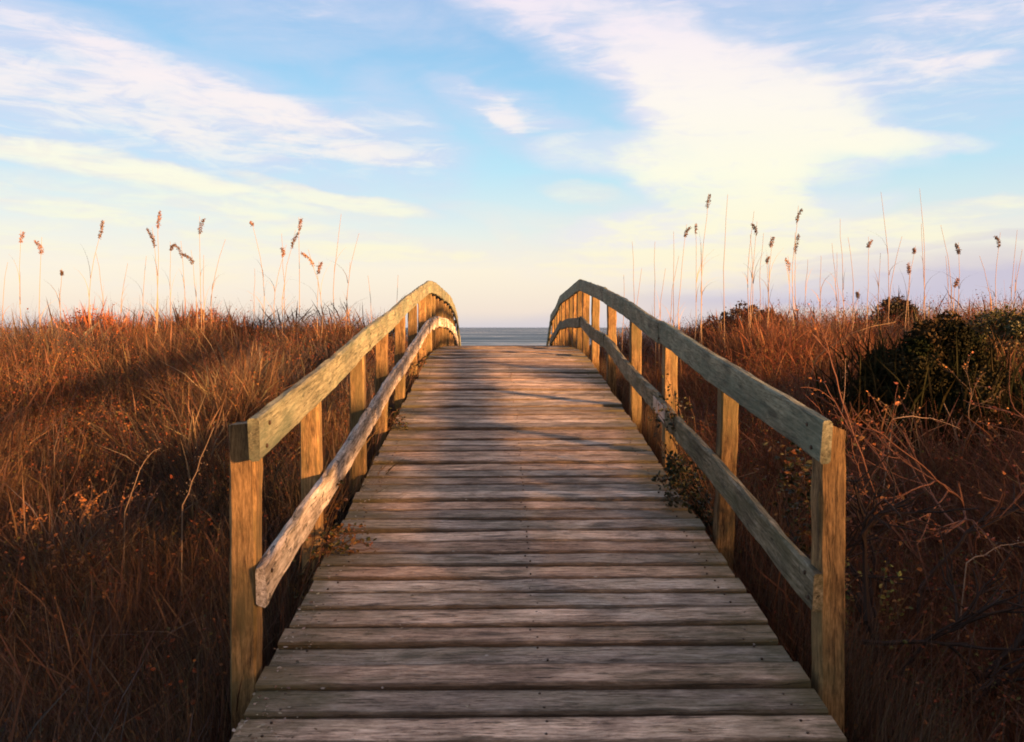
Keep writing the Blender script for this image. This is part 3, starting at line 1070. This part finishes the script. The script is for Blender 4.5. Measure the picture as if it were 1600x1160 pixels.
vine([(1.5, 4.0, dz(4) - .6), (1.48, 4.2, dz(4.2) - .2), (1.55, 4.3, dz(4.2) + .1), (1.65, 4.4, dz(4.2) + .3), (1.6, 4.5, dz(4.2) + .42)], 700, .24, VO + VG + VG, 'bushy yellow and green leafed vine behind the right railing', size=(.022, .045))
vine([(-1.05, 8.6, dz(8.6) - .5), (-.95, 8.6, dz(8.6) - .1), (-.86, 8.7, dz(8.6) + .08), (-.88, 9.0, dz(9) + .12)], 200, .10, VG + [(.2, .08, .03)], 'brownish vine against the left railing just below the crest')


# crumbs of leaves and grass along the left edge of the deck
lt = Soft()
n = 900
yy = 2.3 + 5 * rng.uniform(0, 1, n) ** 2
xx = XL + np.abs(rng.normal(0, .09, n)) + .01
k = rng.uniform(0, 1, n) < .25
xx = np.where(k, rng.uniform(XL, XR, n), xx)
pz = np.array([deckz(v) for v in yy]) + .004
lt.leaves(np.stack([xx, yy, pz], 1), rng.uniform(.006, .022, n), pick([(.30, .26, .2), (.16, .09, .05), (.4, .33, .26), (.08, .07, .03)], n), .6, up=0.0, fold=.05)
V_ = lt.V[0]
base_ = np.repeat(np.stack([xx, yy, pz], 1), 7, axis=0)
V_[:, 2] = base_[:, 2] + np.clip((V_[:, 2] - base_[:, 2]) * .25, -.001, .01) + (V_[:, 1] - base_[:, 1]) * .12 + .003
tag(lt.build('leaf_litter', M_LEAF), 'crumbs of dry leaves and grass scattered on the deck boards', 'leaf litter', kind='stuff')


# pale arching dry stalks among the grass
def arc_stalk(px0, py0, px1, py1, d, label, sag=.12, col=(.22, .15, .10)):
    a, c = P(px0, py0, d), P(px1, py1, d + .1)
    a, c = np.array(a), np.array(c)
    g0 = np.array([a[0] - (c[0] - a[0]) * .25, a[1], float(ground(a[0], a[1])) - .02])
    pts = [g0, (g0 + a) / 2 + rng.normal(0, .01, 3), a]
    for t in np.linspace(.15, 1, 7):
        pts.append(a * (1 - t) + c * t + np.array([0, 0, sag * math.sin(t * 3.1) * .8]) + rng.normal(0, .004, 3))
    e = empty('dry_stalk', tuple(g0))
    tag(e, label, 'stalk', 'pale dry stalks in the grass')
    s = Soft(); s.tube(pts, .0032, .0012, col, 5)
    s.build('stem', M_STEM, e)
    l = Soft()
    T = np.array(pts[3:])
    I = rng.integers(0, len(T), 40)
    l.leaves(T[I] + rng.normal(0, .014, (40, 3)), rng.uniform(.006, .014, 40), pick([col], 40), .4)
    l.build('foliage', M_LEAF, e)


arc_stalk(285, 790, 335, 665, 4.0, 'pale straight dry stalk leaning right in the left grass, just left of the near post', .0)
arc_stalk(195, 800, 250, 700, 4.2, 'short pale stalk bowed over the middle of the left grass', .08)
arc_stalk(85, 700, 110, 640, 5.4, 'buff dry stalk nearest the left edge of the picture', .05)
arc_stalk(1510, 880, 1610, 850, 3.6, 'pale stalk lying nearly level at the right edge below the reddish shrub', .03, (.3, .21, .15))
arc_stalk(1395, 655, 1500, 670, 5.2, 'pale twig arching sideways below the dark green mound', .05, (.32, .22, .16))
arc_stalk(1275, 560, 1400, 505, 7.4, 'long buff stalk arching over the left shoulder of the dark green mound', .10, (.34, .22, .12))
arc_stalk(1315, 660, 1322, 560, 6.4, 'upright buff stalk between the right top rail and the dark green mound', .0, (.34, .22, .15))

# ------------------------------------------------------------------ tall reeds on the crests
ORD = ['first', 'second', 'third', 'fourth', 'fifth', 'sixth', 'seventh', 'eighth', 'ninth', 'tenth', 'eleventh', 'twelfth', 'thirteenth', 'fourteenth',
       'fifteenth', 'sixteenth', 'seventeenth', 'eighteenth', 'nineteenth', 'twentieth', 'twenty-first', 'twenty-second', 'twenty-third', 'twenty-fourth',
       'twenty-fifth', 'twenty-sixth', 'twenty-seventh', 'twenty-eighth', 'twenty-ninth', 'thirtieth']


def reed(px, py, d, head, lean_px, col, hcol, label, group, hl=.22):
    """tip of the reed at the photo position, foot on the dune; head: share of full size, 0 = bare"""
    tip = np.array(P(px, py, d))
    foot = np.array(P(px - lean_px, 500, d))
    foot[2] = float(ground(foot[0], foot[1])) - .03
    e = empty('reed', tuple(foot))
    tag(e, label, 'reed', group)
    bow = rng.normal(0, .06, 2)
    n = 9
    pts = []
    for i in range(n):
        t = i / (n - 1)
        p = foot * (1 - t) + tip * t
        p[0] += bow[0] * math.sin(t * 3.14) + (tip[0] - foot[0]) * (t * t - t) * .6
        p[1] += bow[1] * math.sin(t * 3.14)
        pts.append(p)
    s = Soft()
    s.tube([q_ + rng.normal(0, .004, 3) for q_ in pts], .0055, .0020, col, 5)
    # withered leaves sheathing the stem
    for k in range(rng.integers(1, 5)):
        i = rng.integers(2, 6)
        b0 = np.array([pts[i]])
        L = rng.uniform(.25, .5)
        s.add(*blades(b0, np.array([L]), rng.normal(0, .5, (1, 2)), np.array([rng.uniform(0, 3)]), np.array([.009]), np.array([col]), 4))
    s.build('stem', M_STEM, e)
    if head:
        L = hl * head * rng.uniform(.7, 1.3)
        wv_ = rng.uniform(.7, 1.3)
        dro = rng.uniform(.0, .10) * rng.choice([-1, 1])
        nn = int(170 * head) + 40
        t = rng.uniform(0, 1, nn)
        seg = (tip - pts[-3]); seg /= np.linalg.norm(seg)
        ax = tip - seg * L * (1 - t[:, None])
        side = rng.uniform(-1, 1)
        rad = .016 * head ** .5 * wv_ * np.sin(np.clip(t * .9 + .12, 0, 1) * 3.14) + .006
        a = rng.uniform(0, 6.28, nn)
        off = np.stack([np.cos(a) * rad * rng.uniform(.2, 1, nn) + side * .018 * t + dro * t ** 2 * head, np.sin(a) * rad, rng.normal(0, .008, nn) - abs(dro) * .5 * t ** 2], 1)
        h = Soft()
        h.leaves(ax + off, rng.uniform(.012, .024, nn), pick([hcol], nn, .3), .4, up=-.3)
        h.build('seed_head', M_LEAF, e)


H1, H2, H3 = (.13, .08, .055), (.24, .13, .09), (.42, .24, .12)
ST = (.30, .21, .14)
# px, py (tip), depth, head, lean px, head colour
LEFT = [(33, 360, 10.4, .55, -6, H2), (66, 371, 9.8, 1.0, 2, H2), (97, 420, 10.2, .5, 0, H1), (163, 345, 10.0, .95, 6, H1), (238, 355, 10.0, 1.1, 4, H1),
        (247, 331, 9.6, .9, 10, H2), (267, 377, 10.6, .7, 0, H1), (282, 377, 10.8, .7, 2, H1), (298, 391, 10.2, .95, -4, H1), (312, 338, 10.2, .8, -3, H1),
        (393, 345, 10.6, .35, -2, H2), (447, 382, 10.3, .7, 2, H2), (468, 340, 9.9, .6, 6, H2), (462, 360, 10.6, 1.05, 16, H1), (482, 390, 9.8, 1.0, -8, H3), (498, 408, 10.0, .8, 2, H2)]
LBARE = [(318, 400), (352, 375), (398, 420), (533, 335), (561, 365), (150, 395), (200, 412), (440, 365), (575, 430), (622, 430), (548, 410), (12, 410), (228, 400)]
RIGHT = [(1073, 350, 10.2, .7, 8, H1), (1087, 350, 10.8, .4, 4, H2), (1108, 303, 10.0, .6, 4, H1), (1183, 346, 10.2, .8, 10, H1), (1205, 368, 10.6, .8, 4, H2),
         (1197, 398, 10.8, .6, 2, H2), (1232, 400, 10.8, .7, 0, H3), (1248, 322, 10.1, .7, 1, H1), (1243, 364, 10.5, .9, 2, H1), (1357, 371, 10.5, .6, 3, H2),
         (1430, 385, 10.6, .5, 4, H2), (1498, 379, 10.0, .8, 12, H1), (1495, 432, 9.8, .7, -2, H2), (1563, 364, 10.1, .8, -4, H1), (1343, 452, 9.8, .5, 2, H1), (1422, 410, 10.2, .6, 8, H2)]
RBARE = [(988, 378), (1023, 378), (1040, 420), (1052, 362), (1060, 400), (1095, 380), (1137, 304), (1172, 365), (1178, 330), (1193, 365), (1262, 405), (1283, 400), (1300, 380), (1313, 342),
         (1307, 395), (1325, 370), (1376, 300), (1376, 395), (1410, 370), (1437, 295), (1440, 350), (1470, 352), (1478, 400), (1530, 400), (1590, 360), (1597, 390), (975, 430), (1003, 420)]


def nth(k):
    return ORD[k]


for lst, side_, ref in ((sorted(LEFT), 'left', 'the left edge'), (sorted(RIGHT), 'right', 'the boardwalk')):
    for k, (px, py, d, hd, ln, hc) in enumerate(lst):
        tall = sorted(lst, key=lambda q: q[1])[0][0] == px
        what = {H1: 'dark', H2: 'brown', H3: 'golden'}[hc]
        lab = ('tallest reed, %s head, %s headed from %s' if tall else 'reed with %s head, %s headed from %s') % (what, nth(k), ref) + ', %s dune' % side_
        reed(px, py, d, hd, ln, ST, hc, lab, 'reeds with seed heads on the %s dune' % side_)
for lst, side_, ref in ((sorted(LBARE), 'left', 'the left edge'), (sorted(RBARE), 'right', 'the boardwalk')):
    for k, (px, py) in enumerate(lst):
        lab = 'thin headless reed, %s bare one from %s, %s dune' % (nth(k), ref, side_)
        reed(px, py, float(rng.uniform(9.6, 11.3)), 0, float(rng.normal(0, 5)), (.26, .17, .11), H1, lab, 'bare reed stalks on the %s dune' % side_)
